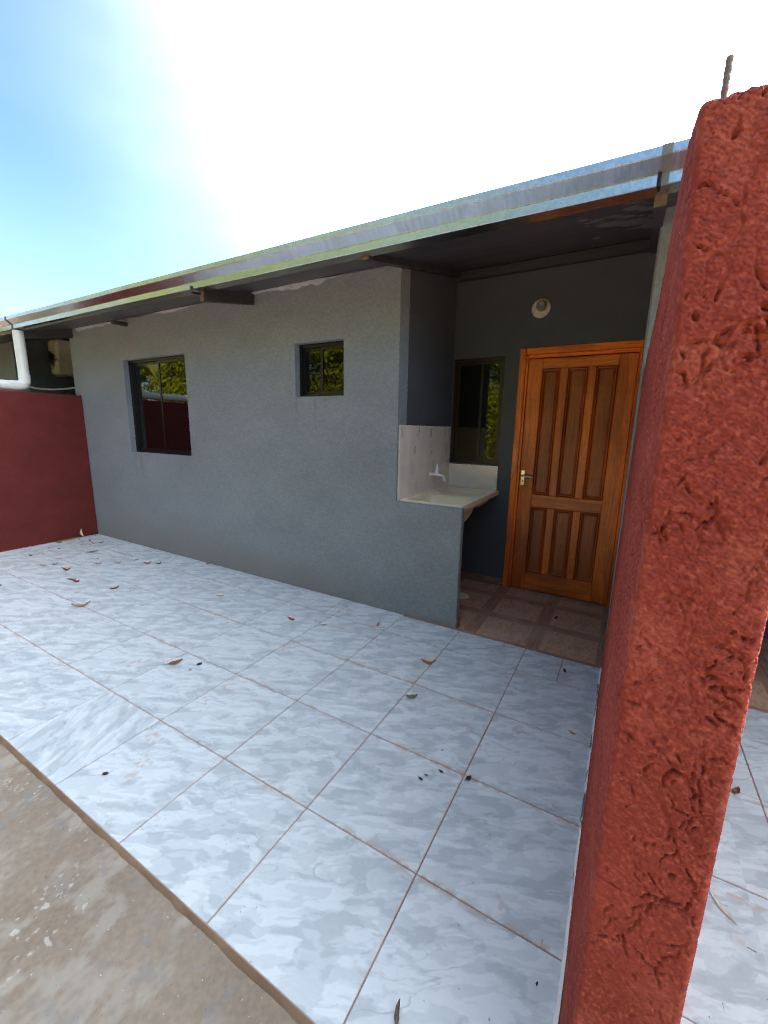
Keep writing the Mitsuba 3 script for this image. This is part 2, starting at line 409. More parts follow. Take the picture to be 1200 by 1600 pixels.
# ------------------------------------------------------------------ ground
def sheet(x0, x1, y0, y1, z, holes=()):
    return trimesh.Trimesh([[x0, y0, z], [x1, y0, z], [x1, y1, z], [x0, y1, z]], [[0, 1, 2], [0, 2, 3]], process=False)


obj('ground', sheet(-150, 150, -150, 150, -0.07), 'mat_soil', label='reddish earth ground around the houses', kind='structure')
obj('concrete_yard', cbox((-14, -8.0, -0.2), (9, YE - 0.006, -0.0138), 0.004), 'mat_concrete', label='rough stained brown concrete in front of the tiled patio', kind='structure')
# ragged cement edge of the patio
ex = np.arange(-12, 8, 0.015)
jit = meshkit.fbm(np.stack([ex * 16, ex * 0, ex * 0], 1), 3, seed=5) - 0.5
wv = []
for x, j in zip(ex, jit):
    wv += [[x, YE, -0.005], [x, YE - 0.004, -0.004], [x, YE - 0.015 - 0.010 * j, -0.0125], [x, YE - 0.021 - 0.014 * j, -0.03]]
n = len(ex)
i, j = np.meshgrid(np.arange(n - 1), np.arange(3), indexing='ij')
fq = np.stack([i * 4 + j, i * 4 + j + 1, (i + 1) * 4 + j + 1, (i + 1) * 4 + j], -1).reshape(-1, 4)
obj('patio_edge', (np.array(wv), fq), 'mat_edge_cement', label='dark cement edging along the rim of the tiled patio', kind='structure', smooth=True)
# patio: grout bed with separate tiles
obj('patio_floor', join(cbox((XL - 0.0, YE, -0.12), (XD0 + 0.005, YW + 0.01, -0.0035), 0), cbox((XD1 - 0.01, YE, -0.12), (5.0, YW + 0.01, -0.0035), 0)), 'mat_grout',
    label='patio of large grey veined white tiles with reddish grout', kind='structure')


def tile(parent, x0, x1, y0, y1, mat, z=0.0, g=0.0028, tilt=0.0008):
    m = cbox((x0 + g, y0 + g, z - 0.0075), (x1 - g, y1 - g, z), 0.0011)
    v = m.vertices.copy()
    t = rng.normal(0, tilt, 3)
    m.vertices = v + np.stack([0 * v[:, 0], 0 * v[:, 0], np.where(v[:, 2] > z - 0.004, t[0] * (v[:, 0] - x0) + t[1] * (v[:, 1] - y0), 0)], 1)
    obj('tile', m, mat, parent)


xs = [round(-5.892 + 0, 3)] + [-5.5 + 0.5 * k for k in range(12)] + [XD0]
rows = [(YE, -3 * GY), (-3 * GY, -2 * GY), (-2 * GY, -GY), (-GY, 0.0), (0.0, YW - 0.004)]
for (y0, y1) in rows:
    for x0, x1 in zip(xs[:-1], xs[1:]):
        if y0 == 0.0 and x0 == 0.0:
            tile('patio_floor', 0.0, 0.25, y0, y1 - 0.022, 'mat_marble_tile')
            tile('patio_floor', 0.25, XD0, y0, y1 - 0.022, 'mat_marble_tile')
        elif y0 == 0.0 and x0 == -2.0:
            tile('patio_floor', -2.0, -1.80, y0, y1, 'mat_marble_tile')
            tile('patio_floor', -1.80, -1.60, y0, y1, 'mat_marble_tile')
            tile('patio_floor', -1.60, -1.5, y0, y1, 'mat_marble_tile')
        else:
            tile('patio_floor', x0, x1, y0, y1 - (0.022 if y0 == 0.0 and x1 > XH else 0), 'mat_marble_tile')
xr = [XD1, 1.135, 1.635, 2.135, 2.635, 3.135]
rr = [(YE, -1.452), (-1.452, -0.955), (-0.955, -0.457), (-0.457, 0.04), (0.04, YW - 0.026)]
for (y0, y1) in rr:
    for x0, x1 in zip(xr[:-1], xr[1:]):
        tile('patio_floor', x0, x1, y0, y1, 'mat_marble_tile')

# porch floor of printed brown tiles
obj('porch_floor', join(cbox((XC - 0.1, YW - 0.02, -0.12), (XD0 + 0.005, YB + 0.05, -0.006), 0), cbox((XD1 - 0.01, YW - 0.02, -0.12), (3.2, YB + 0.05, -0.006), 0)), 'mat_grout',
    label='porch floor of wood print brown tiles in front of the door', kind='structure')
px = [XC, -0.90, -0.435, 0.03, XD0]
py = [YW - 0.022, 0.75, 1.20, YB + 0.03]
for y0, y1 in zip(py[:-1], py[1:]):
    for x0, x1 in zip(px[:-1], px[1:]):
        tile('porch_floor', x0, x1, y0, y1, 'mat_brown_tile', z=-0.002, g=0.0014)
    for x0, x1 in ((XD1, 0.96), (0.96, 1.425), (1.425, 1.89), (1.89, 2.2)):
        tile('porch_floor', x0, x1, y0, y1, 'mat_brown_tile', z=-0.002, g=0.0014)

# ------------------------------------------------------------------ the house
H = thing('house', 'dark grey rendered house with recessed porch, brown panelled door and galvanised gutter', 'house')
W1 = (-4.845, -3.678, 1.197, 2.278)
W2 = (-2.149, -1.622, 1.799, 2.247)
WT = zs(YW) + 0.03
front = Polygon([(XL, -0.1), (XH, -0.1), (XH, 0.957), (XC, 0.957), (XC, WT), (XL, WT)])
for w in (W1, W2):
    front = front.difference(sbox(w[0], w[2], w[1], w[3]))
# the sill wall under the sink is thin, the main wall is 15 cm
main = front.intersection(sbox(XL - 1, -1, XC, 5))
half = front.intersection(sbox(XC, -1, 5, 5))
plan = sbox(XC - 0.05, YW, XH, YW + 0.058).buffer(-0.008).buffer(0.008, quad_segs=6).intersection(sbox(XC, 0, 5, 5))
hm = shift(trimesh.creation.extrude_polygon(plan, 1.057, engine='earcut'), (0, 0, -0.1))
obj('front_wall', join(wall_xz(main, YW, YW + 0.15)), 'mat_grey_wall', H)
obj('half_wall', hm, 'mat_grey_wall', H, smooth=40)
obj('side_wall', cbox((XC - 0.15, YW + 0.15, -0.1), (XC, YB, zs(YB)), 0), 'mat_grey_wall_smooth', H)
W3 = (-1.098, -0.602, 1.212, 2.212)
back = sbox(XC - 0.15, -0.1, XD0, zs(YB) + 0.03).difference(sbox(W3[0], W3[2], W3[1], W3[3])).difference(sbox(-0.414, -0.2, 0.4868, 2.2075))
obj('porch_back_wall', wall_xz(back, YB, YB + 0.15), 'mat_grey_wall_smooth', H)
obj('dividing_wall', cbox((XD0, YW + 0.002, -0.1), (XD1, YB + 0.15, zs(YW) + 0.02), 0.008), 'mat_grey_wall', H)
obj('end_wall', cbox((XL, YW + 0.15, -0.1), (XL + 0.15, 9.4, 2.7), 0), 'mat_grey_wall', H)
obj('rear_wall', join(cbox((XL, 9.4, -0.1), (XD1, 9.55, 2.6), 0), cbox((XD1 - 0.15, YB + 0.15, -0.1), (XD1, 9.4, 2.7), 0)), 'mat_grey_wall', H)


def window(w, yf, mat, stile_x, front_right=True, depth=0.055):
    """sliding window: frame, sashes (stile, rails) and two panes"""
    x0, x1, z0, z1 = w
    fr = 0.022
    k = H + '__window'
    ring = sbox(x0, z0, x1, z1).difference(sbox(x0 + fr, z0 + fr, x1 - fr, z1 - fr * 1.4))
    key = obj('window', wall_xz(ring, yf, yf + depth), mat, H)
    sw = 0.024
    for s in (0, 1):
        yy = yf + (0.010 if (s == 1) == front_right else 0.030)
        a, b = (x0 + fr + 0.001, stile_x + sw * 0.75) if s == 0 else (stile_x - sw * 0.75, x1 - fr - 0.001)
        c, d = z0 + fr + 0.001, z1 - fr * 1.4 - 0.001
        ring = sbox(a, c, b, d).difference(sbox(a + sw, c + sw, b - sw, d - sw))
        obj('sash', wall_xz(ring, yy, yy + 0.018), mat, key)
        g = cbox((a + sw - 0.004, yy + 0.007, c + sw - 0.004), (b - sw + 0.004, yy + 0.011, d - sw + 0.004), 0)
        m = trimesh.Trimesh([[a + sw - .004, yy + .006, c + sw - .004], [b - sw + .004, yy + .006, c + sw - .004], [b - sw + .004, yy + .006, d - sw + .004], [a + sw - .004, yy + .006, d - sw + .004]], [[0, 1, 2], [0, 2, 3]], process=False)
        m = g
        obj('pane', m, 'mat_tinted_glass', key)
    return key


window(W1, YW + 0.062, 'mat_black_frame', -4.255)
window(W2, YW + 0.062, 'mat_black_frame', -1.90)
window(W3, YB + 0.030, 'mat_bronze_frame', -0.815)
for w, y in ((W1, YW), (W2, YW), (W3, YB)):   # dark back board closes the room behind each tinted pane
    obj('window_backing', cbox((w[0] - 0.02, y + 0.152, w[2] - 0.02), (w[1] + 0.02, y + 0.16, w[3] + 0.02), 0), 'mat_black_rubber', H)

# door: casing, leaf of stiles, rails, mullions and raised panels, handle
D = obj('door', cbox((-0.388, 1.492, 0.006), (0.464, 1.512, 2.172), 0.001), 'mat_wood_panel', H)


def casing(x0, x1, z0, z1, mat, along):
    lip = cbox((x0, YB - 0.014, z0), (x1, YB + 0.05, z1), 0.004)
    return lip


obj('frame', join(cbox((-0.467, YB - 0.016, -0.002), (-0.412, YB + 0.03, 2.262), 0.004), cbox((-0.413, YB + 0.004, -0.002), (-0.392, YB + 0.10, 2.2), 0.003)), 'mat_casing_wood', D)
obj('frame', join(cbox((0.4775, YB - 0.020, -0.002), (0.4862, YB + 0.03, 2.205), 0.002), cbox((0.467, YB - 0.016, -0.002), (0.4774, YB + 0.10, 2.2), 0.003)), 'mat_casing_wood', D)
obj('frame', join(cbox((-0.411, YB - 0.0162, 2.207), (0.4862, YB + 0.03, 2.263), 0.004), cbox((-0.391, YB + 0.005, 2.177), (0.4665, YB + 0.10, 2.206), 0.003)), 'mat_casing_wood_across', D)
PX_ = [(-0.265, -0.117), (-0.052, 0.105), (0.169, 0.329)]
PZ_ = [(0.19, 0.832), (0.951, 2.082)]
yl0, yl1 = 1.474, 1.4925


def slab(x0, x1, z0, z1, mat, name):
    obj(name, cbox((x0, yl0, z0), (x1, yl1, z1), 0.0035), mat, D)


slab(-0.388, -0.2655, 0.008, 2.17, 'mat_wood_z', 'stile')
slab(0.3295, 0.464, 0.008, 2.17, 'mat_wood_z', 'stile')
for z0, z1 in ((0.008, 0.1895), (0.8325, 0.9505), (2.0825, 2.17)):
    slab(-0.265, 0.329, z0, z1, 'mat_wood_x', 'rail')
for (a, b) in ((-0.1165, -0.0525), (0.1055, 0.1685)):
    for z0, z1 in PZ_:
        slab(a, b, z0 + 0.0005, z1 - 0.0005, 'mat_wood_z', 'mullion')
for (a, b) in PX_:
    for z0, z1 in PZ_:
        # sloped moulding round a raised field
        i0, i1 = 0.004, 0.032
        rings = []
        for ins, yy in ((0.001, 1.484), (0.010, 1.4775), (0.016, 1.479), (0.028, 1.4895), (0.031, 1.4895), (0.034, 1.4842)):
            rings.append([[a + ins, yy, z0 + ins], [b - ins, yy, z0 + ins], [b - ins, yy, z1 - ins], [a + ins, yy, z1 - ins]])
        v = np.array(rings).reshape(-1, 3)
        f = []
        for r in range(len(rings) - 1):
            for k in range(4):
                f.append([r * 4 + k, r * 4 + (k + 1) % 4, (r + 1) * 4 + (k + 1) % 4, (r + 1) * 4 + k])
        e = (len(rings) - 1) * 4
        f.append([e, e + 1, e + 2, e + 3])
        obj('panel', (v, np.array(f)), 'mat_wood_panel', D)
hp = cbox((-0.377, yl0 - 0.005, 1.035), (-0.345, yl0 + 0.001, 1.172), 0.004)
lev = tube(np.vstack([[(-0.361, yl0 - 0.004, 1.125), (-0.361, yl0 - 0.045, 1.125)], arc((-0.360, yl0 - 0.050, 1.125), (-0.34, yl0 - 0.056, 1.125), (-0.262, yl0 - 0.052, 1.117), 8)]), 0.0085, 10)
key_hole = cbox((-0.365, yl0 - 0.012, 1.060), (-0.357, yl0 - 0.004, 1.082), 0.002)
obj('handle', join(hp, lev), 'mat_nickel', D, smooth=35)
obj('lock', key_hole, 'mat_black_rubber', D)

# tiles over the sink and skirting tiles: pieces of the walls they are laid on
for a, b in ((YW + 0.020, 0.542), (0.542, 0.9125), (0.9125, 1.227), (1.227, YB - 0.001)):
    obj('splash_tile', cbox((XC + 0.0005, a + 0.0012, 0.962), (XC + 0.008, b - 0.0012, 1.228), 0.0012), 'mat_splash_tile', H)
    obj('splash_tile', cbox((XC + 0.0005, a + 0.0012, 1.2292), (XC + 0.008, b - 0.0012, 1.566), 0.0012), 'mat_splash_tile', H)
obj('splash_tile', cbox((XC + 0.0085, YB - 0.008, 0.962), (-1.068, YB - 0.0005, 1.198), 0.0012), 'mat_beige_tile', H)
obj('splash_tile', cbox((-1.0656, YB - 0.008, 0.962), (-0.597, YB - 0.0005, 1.198), 0.0012), 'mat_beige_tile', H)
for a, b in ((XC + 0.01, -0.975), (-0.973, -0.53), (-0.528, -0.469)):
    obj('skirting_tile', cbox((a, YB - 0.010, -0.003), (b, YB - 0.0005, 0.078), 0.002), 'mat_skirting', H)
obj('skirting_tile', cbox((XH + 0.0005, YW + 0.004, -0.003), (XH + 0.009, YW + 0.056, 0.080), 0.002), 'mat_skirting', H)

# roof structure
sof = Polygon([(-0.215, zs(-0.215)), (1.62, zs(1.62)), (1.62, zs(1.62) + 0.02), (-0.215, zs(-0.215) + 0.02)])
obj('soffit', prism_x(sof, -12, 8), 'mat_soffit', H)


def rafter(x, w=0.05, h=0.105, y0=-0.20, y1=1.455, mat='mat_dark_timber', strap=True):
    p = Polygon([(y0, zs(y0) - h * 0.80), (y1, zs(y1) - h), (y1, zs(y1) - 0.001), (y0, zs(y0) - 0.001)])
    k = obj('rafter', prism_x(p, x, x + w), mat, H)
    e = cbox((x + 0.001, y0 - 0.0035, zs(y0) - h * 0.80 + 0.002), (x + w - 0.001, y0 - 0.0005, zs(y0) - 0.003), 0.001)
    obj('cut_end', e, 'mat_end_grain', k)
    # strap that holds the gutter
    st = tube([(x + 0.015, y0 + 0.02, zs(y0) - 0.02), (x + 0.012, y0 - 0.05, 2.568), (x + 0.01, -0.283, 2.566), (x + 0.01, -0.286, 2.612)], 0.008, 6)
    if strap:
        obj('gutter_strap', st, 'mat_black_frame', k)


for x in (-5.99, -2.665, 0.447):
    rafter(x, y1=YW - 0.002 if x < XC - 0.2 else 1.455)
rafter(-1.098, w=0.05, h=0.05, strap=False)
obj('purlin', cbox((-4.72, YW - 0.16, zs(YW - 0.16) - 0.05), (-4.66, YW - 0.003, zs(YW - 0.16) - 0.012), 0.002), 'mat_dark_timber', H)
obj('wall_plate', cbox((XC + 0.001, YB - 0.062, zs(YB) - 0.092), (XD0 - 0.001, YB - 0.001, zs(YB) - 0.018), 0.003), 'mat_dark_timber', H)
# ragged mortar squeezed between wall top and roof
mx = np.arange(-5.8, XC - 0.02, 0.02)
lo = meshkit.fbm(np.stack([mx * 9, mx * 0, mx * 0], 1), 4, seed=2)
on = np.clip((meshkit.fbm(np.stack([mx * 0.9 + 3, mx * 0, mx * 0], 1), 2, seed=8) - 0.30) * 6, 0.1, 1)
mv = []
for x, a, b in zip(mx, lo, on):
    zz = zs(YW)
    d = 0.004 + 0.055 * a * b
    mv += [[x, YW + 0.002, zz - d], [x, YW - 0.012 * b, zz - d * 0.72], [x, YW - 0.028 * b - 0.01, zz - 0.012]]
n = len(mx)
i, j = np.meshgrid(np.arange(n - 1), np.arange(2), indexing='ij')
fq = np.stack([i * 3 + j, i * 3 + j + 1, (i + 1) * 3 + j + 1, (i + 1) * 3 + j], -1).reshape(-1, 4)
obj('mortar_joint', (np.array(mv), fq[:, ::-1]), 'mat_mortar', H, smooth=True)
# corrugated roof sheet
gx = np.arange(-12.0, 8.0, 0.0295)
gy = np.concatenate([np.linspace(-0.25, 5.0, 8), np.linspace(5.05, 10.2, 8)])
X, Y = np.meshgrid(gx, gy, indexing='ij')
Z = np.where(Y < 5.02, zs(Y) + 0.055, zs(5.0) + 0.055 - 0.235 * (Y - 5.0)) + 0.02 * np.cos(X * 2 * np.pi / 0.177)
ny = len(gy)
i, j = np.meshgrid(np.arange(len(gx) - 1), np.arange(ny - 1), indexing='ij')
fq = np.stack([i * ny + j, (i + 1) * ny + j, (i + 1) * ny + j + 1, i * ny + j + 1], -1).reshape(-1, 4)
obj('roof', (np.stack([X, Y, Z], -1).reshape(-1, 3), fq), 'mat_roof_sheet', H, smooth=True)

# gutter: three lengths of folded galvanised sheet with seams, falling slightly to the right
GP = [(-0.322, 0.122), (-0.334, 0.122), (-0.334, 0.090), (-0.331, 0.086), (-0.280, 0.046), (-0.279, 0.042), (-0.279, 0.003), (-0.276, 0.0), (-0.19, 0.0), (-0.19, 0.12), (-0.193, 0.12), (-0.193, 0.003), (-0.275, 0.003), (-0.276, 0.006), (-0.276, 0.045), (-0.329, 0.087), (-0.331, 0.119), (-0.322, 0.119)]


def gutter(x0, x1, grow=0.0, mat='mat_zinc', parent=None, name='gutter', tilt=0.0, nx=40):
    nseg = max(2, int((x1 - x0) / 0.12))
    xs_ = np.linspace(x0, x1, nseg)
    v = []
    for x in xs_:
        wob = 0.0015 * math.sin(x * 2.3) + 0.001 * math.sin(x * 6.1 + 1)
        for (y, z) in GP:
            v.append([x, y - grow * (1 if y < -0.25 else -1) + wob + tilt * (x - x0) , 2.574 + z + (grow if z > 0.1 else -grow) - 0.0072 * (x + 0.6)])
    m, k = len(GP), nseg
    i, j = np.meshgrid(np.arange(k - 1), np.arange(m), indexing='ij')
    q = np.stack([i * m + j, (i + 1) * m + j, (i + 1) * m + (j + 1) % m, i * m + (j + 1) % m], -1).reshape(-1, 4)
    return obj(name, (np.array(v), q[:, ::-1]), mat, parent or H)


g0 = gutter(-12.0, -5.975)
g1 = gutter(-5.97, 0.470)
g2 = gutter(0.474, 8.0, tilt=0.003)
gutter(-5.995, -5.955, 0.0022, 'mat_zinc_seam', g1, 'seam')
gutter(0.455, 0.492, 0.0022, 'mat_zinc_seam', g1, 'seam')

# ------------------------------------------------------------------ red boundary walls
B1 = thing('boundary_wall', 'smooth dark red rendered wall at the far left end of the patio, white pipe on top', 'wall')
lw = cbox((-6.045, -6.0, -0.1), (-5.895, YW - 0.001, 1.895), 0.008)
obj('plaster', lw, 'mat_red_wall', B1)

B2 = thing('boundary_wall', 'close brick red wall end with coarse gouged plaster at the right', 'wall')


def rough_wall(xl, xr, ye, yb, h):
    rad = 0.007
    yl = [yb]
    step = 0.016
    y = yb
    while y > ye + rad:
        d = abs(y + 0.2 - CAM[1]) if False else (y - (ye - 0.6))
        y -= max(0.0032, 0.0052 * d)
        yl.append(max(y, ye + rad))
    P, N = [], []
    for y in yl[:-1]:   # the face curves inwards over the last 40 cm
        t = min(max((ye + 0.46 - y) / 0.45, 0), 1)
        P.append((xl + 0.021 * t ** 1.6, y)); N.append((-1, 0))
    for a in np.linspace(0, 90, 9):
        a = math.radians(a)
        P.append((xl + 0.021 + rad - rad * math.cos(a), ye + rad - rad * math.sin(a))); N.append((-math.cos(a), -math.sin(a)))
    for x in np.linspace(xl + 0.021 + rad, xr - 0.012, 92)[1:]:
        P.append((x, ye)); N.append((0, -1))
    for a in np.linspace(90, 0, 8)[1:]:
        a = math.radians(a)
        P.append((xr - 0.012 + 0.012 * math.cos(a), ye + 0.012 - 0.012 * math.sin(a))); N.append((math.cos(a), -math.sin(a)))
    for y in np.linspace(ye + 0.012, yb, 40)[1:]:
        P.append((xr, y)); N.append((1, 0))
    P, N = np.array(P), np.array(N)
    zz = np.concatenate([np.arange(-0.02, h - 0.008, 0.0020), h - 0.008 + 0.008 * np.sin(np.linspace(0, np.pi / 2, 7))])
    ins = np.concatenate([np.zeros(len(zz) - 7), 0.008 * (1 - np.cos(np.linspace(0, np.pi / 2, 7)))])
    XY = P[None] - N[None] * ins[:, None, None]
    pts = np.concatenate([XY, np.broadcast_to(zz[:, None, None], XY.shape[:2] + (1,))], -1)
    # hand laid: the upper part leans a little
    pts[..., 0] += 0.008 * np.clip(pts[..., 2], 0, 2) * np.clip((xr - pts[..., 0]) / (xr - xl), 0, 1) * np.clip((pts[..., 1] - ye - 0.05) / 0.5, 0, 1)
    pts[..., 0] -= 0.010 * np.clip((pts[..., 2] - h + 0.28) / 0.28, 0, 1) * np.clip((xr - pts[..., 0]) / (xr - xl), 0, 1) ** 2 * np.clip(1 - (pts[..., 1] - ye) / 0.3, 0, 1)
    nrm = np.concatenate([np.broadcast_to(N[None], XY.shape), np.zeros(XY.shape[:2] + (1,))], -1)
    q = pts.copy()
    und = meshkit.fbm(q * 6, 2, seed=1) - 0.5
    # trowel gouges: curved strokes dragged through wet plaster, rastered on the unrolled end face (1 mm cells)
    r = np.random.default_rng(11)
    per = np.concatenate([[0], np.cumsum(np.linalg.norm(np.diff(P, axis=0), axis=1))])
    ncor = len(yl) - 1
    s0 = per[ncor] - 0.02
    W_, H_ = 260, int(h * 1000) + 60
    hm_ = np.zeros((H_, W_))
    for k in range(420):
        u, v_ = r.uniform(0, 0.24), h * r.beta(1.6, 1.15)
        an, cur = r.normal(math.pi / 2, 0.42), r.normal(0, 8)
        ln, wd, dp_ = r.choice([0.012, 0.025, 0.045, 0.08, 0.13]) * r.uniform(0.6, 1.4), r.uniform(0.0009, 0.0023), r.uniform(0.0030, 0.0070)
        st_ = max(3, int(ln / 0.0016))
        for q_ in range(st_):
            an += cur * ln / st_ + r.normal(0, 0.20)
            u += math.cos(an) * ln / st_
            v_ += math.sin(an) * ln / st_
            w_ = wd * (0.5 + 1.0 * r.random()) * (0.55 + 0.75 * math.sin(math.pi * (q_ + 0.7) / (st_ + 0.4)))
            a0, a1, b0, b1 = int((u - 3.2 * w_) * 1000), int((u + 3.2 * w_) * 1000) + 2, int((v_ - 3.2 * w_) * 1000), int((v_ + 3.2 * w_) * 1000) + 2
            if a0 < 0 or b0 < 0 or a1 > W_ or b1 > H_:
                continue
            gu, gv = np.meshgrid(np.arange(a0, a1) / 1000 - u, np.arange(b0, b1) / 1000 - v_)
            d2 = np.sqrt(gu ** 2 + gv ** 2) / w_
            cut = -dp_ * np.clip(1.35 - d2, 0, 1) ** 0.7
            win = hm_[b0:b1, a0:a1]
            np.minimum(win, np.where(cut < 0, cut, win), out=win)
    from scipy.ndimage import gaussian_filter, map_coordinates
    lip = gaussian_filter(hm_, 4.0) - gaussian_filter(hm_, 9.0)
    hm_ = gaussian_filter(hm_, 0.45) - 0.35 * np.minimum(lip, 0) * (hm_ > -0.001)
    gy_, gx_ = np.mgrid[0:H_, 0:W_]
    tear = meshkit.fbm(np.stack([gx_ * 0.16, gy_ * 0.13, gx_ * 0], -1), 3, seed=18)
    patchy = meshkit.fbm(np.stack([gx_ * 0.012, gy_ * 0.009, gx_ * 0], -1), 2, seed=19)
    hm_ = hm_ * np.clip(tear * 2.6 - 0.45, 0.30, 1.5) * np.clip((patchy - 0.36) * 6, 0.3, 1.15)
    su = (per - s0) * 1000
    HM = map_coordinates(hm_, [np.broadcast_to(np.clip(zz, 0, h)[:, None] * 1000, XY.shape[:2]), np.broadcast_to(su[None], XY.shape[:2])], order=1, mode='constant')
    w = np.stack([meshkit.noise(q * 30, 21), meshkit.noise(q * 30, 22), meshkit.noise(q * 30, 23)], -1) - 0.5
    qw = q + 0.016 * w
    side_ = np.abs(N[None, :, 0]) > 0.8
    rough_z = np.clip((meshkit.fbm(q * 8 + 3, 3, seed=12) - 0.40) * 6, 0, 1) * np.where(side_, 1.6, np.clip((q[..., 2] - 0.15) / 0.6, 0.25, 1.0))
    crumbs = np.abs(meshkit.fbm(qw * np.array([120, 120, 100.0]), 2, seed=14) - 0.5) * 2
    crumbs = np.clip(crumbs * 2.2, 0, 1) - 0.45
    pits = np.clip((meshkit.noise(qw * 85, 31) - 0.74) * 6, 0, 1)
    grain = meshkit.fbm(q * 210, 2, seed=15) - 0.5
    d = 0.004 * und + HM + (0.15 + rough_z) * (0.0013 * crumbs - 0.0034 * pits) + 0.0020 * grain
    side = np.abs(N[None, :, 0]) > 0.8
    d = np.where(side, d * 0.9, d) * np.where(N[None, :, 0] > 0.05, 0.35, 1.0)
    dcorner = np.abs(per - per[ncor + 4])[None]
    d = d * np.where(side, np.clip(dcorner / 0.03, 0.35, 1.0), np.clip(dcorner / 0.012, 0.35, 1.0))
    pts = pts + nrm * d[..., None]
    rough_top = np.where(zz > h - 0.03, 1.0, 0.0)[:, None]
    pts[..., 2] += rough_top * 0.006 * (meshkit.fbm(q * 28, 3, seed=17) - 0.5) * 2
    # flat top: a last ring drawn in to the middle of the wall
    mid = (xl + xr) / 2
    last = pts[-1].copy()
    last[:, 0] = mid
    last[:, 2] = h - 0.035
    last[:, 1] = np.clip(last[:, 1], ye + 0.05, yb)
    pts = np.concatenate([pts, last[None]], 0)
    m, k = pts.shape[1], pts.shape[0]
    i, j = np.meshgrid(np.arange(k - 1), np.arange(m - 1), indexing='ij')
    f = np.stack([i * m + j, i * m + j + 1, (i + 1) * m + j + 1, (i + 1) * m + j], -1).reshape(-1, 4)
    return pts.reshape(-1, 3), f


obj('plaster', rough_wall(0.486, 0.650, -1.93, YW - 0.001, 1.905), 'mat_red_rough', B2, smooth=True)
# broken strip of white grout at the foot
sx = np.arange(-1.96, YW - 0.02, 0.012)
jj = meshkit.fbm(np.stack([sx * 30, sx * 0, sx * 0], 1), 3, seed=4)
sv = []
for y, a in zip(sx, jj):
    sv += [[0.487, y, 0.010 + 0.006 * a], [0.4835 - 0.002 * a, y, 0.008], [0.4795 - 0.005 * a, y, 0.0006]]
n = len(sx)
i, j = np.meshgrid(np.arange(n - 1), np.arange(2), indexing='ij')
fq = np.stack([i * 3 + j, i * 3 + j + 1, (i + 1) * 3 + j + 1, (i + 1) * 3 + j], -1).reshape(-1, 4)
obj('grout_strip', (np.array(sv), fq[:, ::-1]), 'mat_white_grout', B2, smooth=True)
# cut reinforcing bar standing out of the wall top
rz = np.linspace(1.86, 1.990, 60)
rr_ = 0.0036 + 0.0004 * (np.sin(rz * 2 * np.pi / 0.0105) > 0.1)
bar = tube(np.stack([0.5265 + 0.01 * (rz - 1.9), -1.85 + 0 * rz, rz], 1), rr_, 12)
ribs = cbox((0.5245, -1.852, 1.86), (0.5302, -1.848, 1.9895), 0.001)
obj('rebar_stub', join(bar, ribs), 'mat_rusty_iron', B2)

# ------------------------------------------------------------------ neighbours of the same row
N1 = thing('neighbour_house', 'shaded neighbouring house beyond the far left wall, air conditioner in its porch', 'house')
obj('front_wall', cbox((-12, YW, -0.1), (-7.8, YW + 0.15, zs(YW) - 0.002), 0), 'mat_grey_wall', N1)
obj('porch_wall', join(cbox((-7.95, YW + 0.15, -0.1), (-7.8, YB, zs(YB) - 0.05), 0), cbox((-8.0, YB, -0.1), (XL, YB + 0.15, zs(YB) - 0.002), 0)), 'mat_grey_wall_smooth', N1)
obj('end_wall', cbox((-12.15, YW + 0.15, -0.1), (-12, 9.5, 2.6), 0), 'mat_grey_wall', N1)
# higher tiled roof edge showing over the gutter
tiles_ = []
for k in range(9):
    tiles_.append((-11.75 + 0.16 * k, 3.36 + 0.008 * k))
ru = cbox((-11.8, 1.4, 3.0), (-10.5, 2.4, 3.42), 0)
obj('upper_roof', ru, 'mat_roof_sheet', N1)
for k, (x, z) in enumerate(tiles_):
    h = 0.5 * (0.8 + 0.4 * random.random())
    t_ = prism_x(Polygon([(1.3, z + 0.03), (2.4, z + 0.25), (2.4, z + 0.28), (1.3, z + 0.075)]), x, x + 0.155)
    v = t_.vertices.copy()
    v[:, 2] += 0.05 * (1 - ((v[:, 0] - x - 0.0775) / 0.0775) ** 2) + 0.02 * random.random()
    tt = tube([(x + 0.0775, 1.28, z + 0.05), (x + 0.0775, 2.4, z + 0.27)], 0.075, 12)
    obj('roof_tile', tt, 'mat_roof_sheet', N1, smooth=40)
N2 = thing('neighbour_house', 'dark porch of the neighbouring house just visible past the right wall end', 'house')
obj('porch_wall', join(cbox((XD1, YB, -0.1), (3.2, YB + 0.15, zs(YB) - 0.002), 0), cbox((2.2, YW + 0.15, -0.1), (2.35, YB, zs(YW)), 0)), 'mat_grey_wall_smooth', N2)
obj('front_wall', cbox((2.2, YW, -0.1), (8, YW + 0.15, zs(YW) - 0.002), 0), 'mat_grey_wall', N2)
obj('end_wall', cbox((7.85, YW + 0.15, -0.1), (8, 9.5, 2.6), 0), 'mat_grey_wall', N2)
obj('rear_wall', cbox((XD1, 9.4, -0.1), (8, 9.55, 2.6), 0), 'mat_grey_wall', N2)

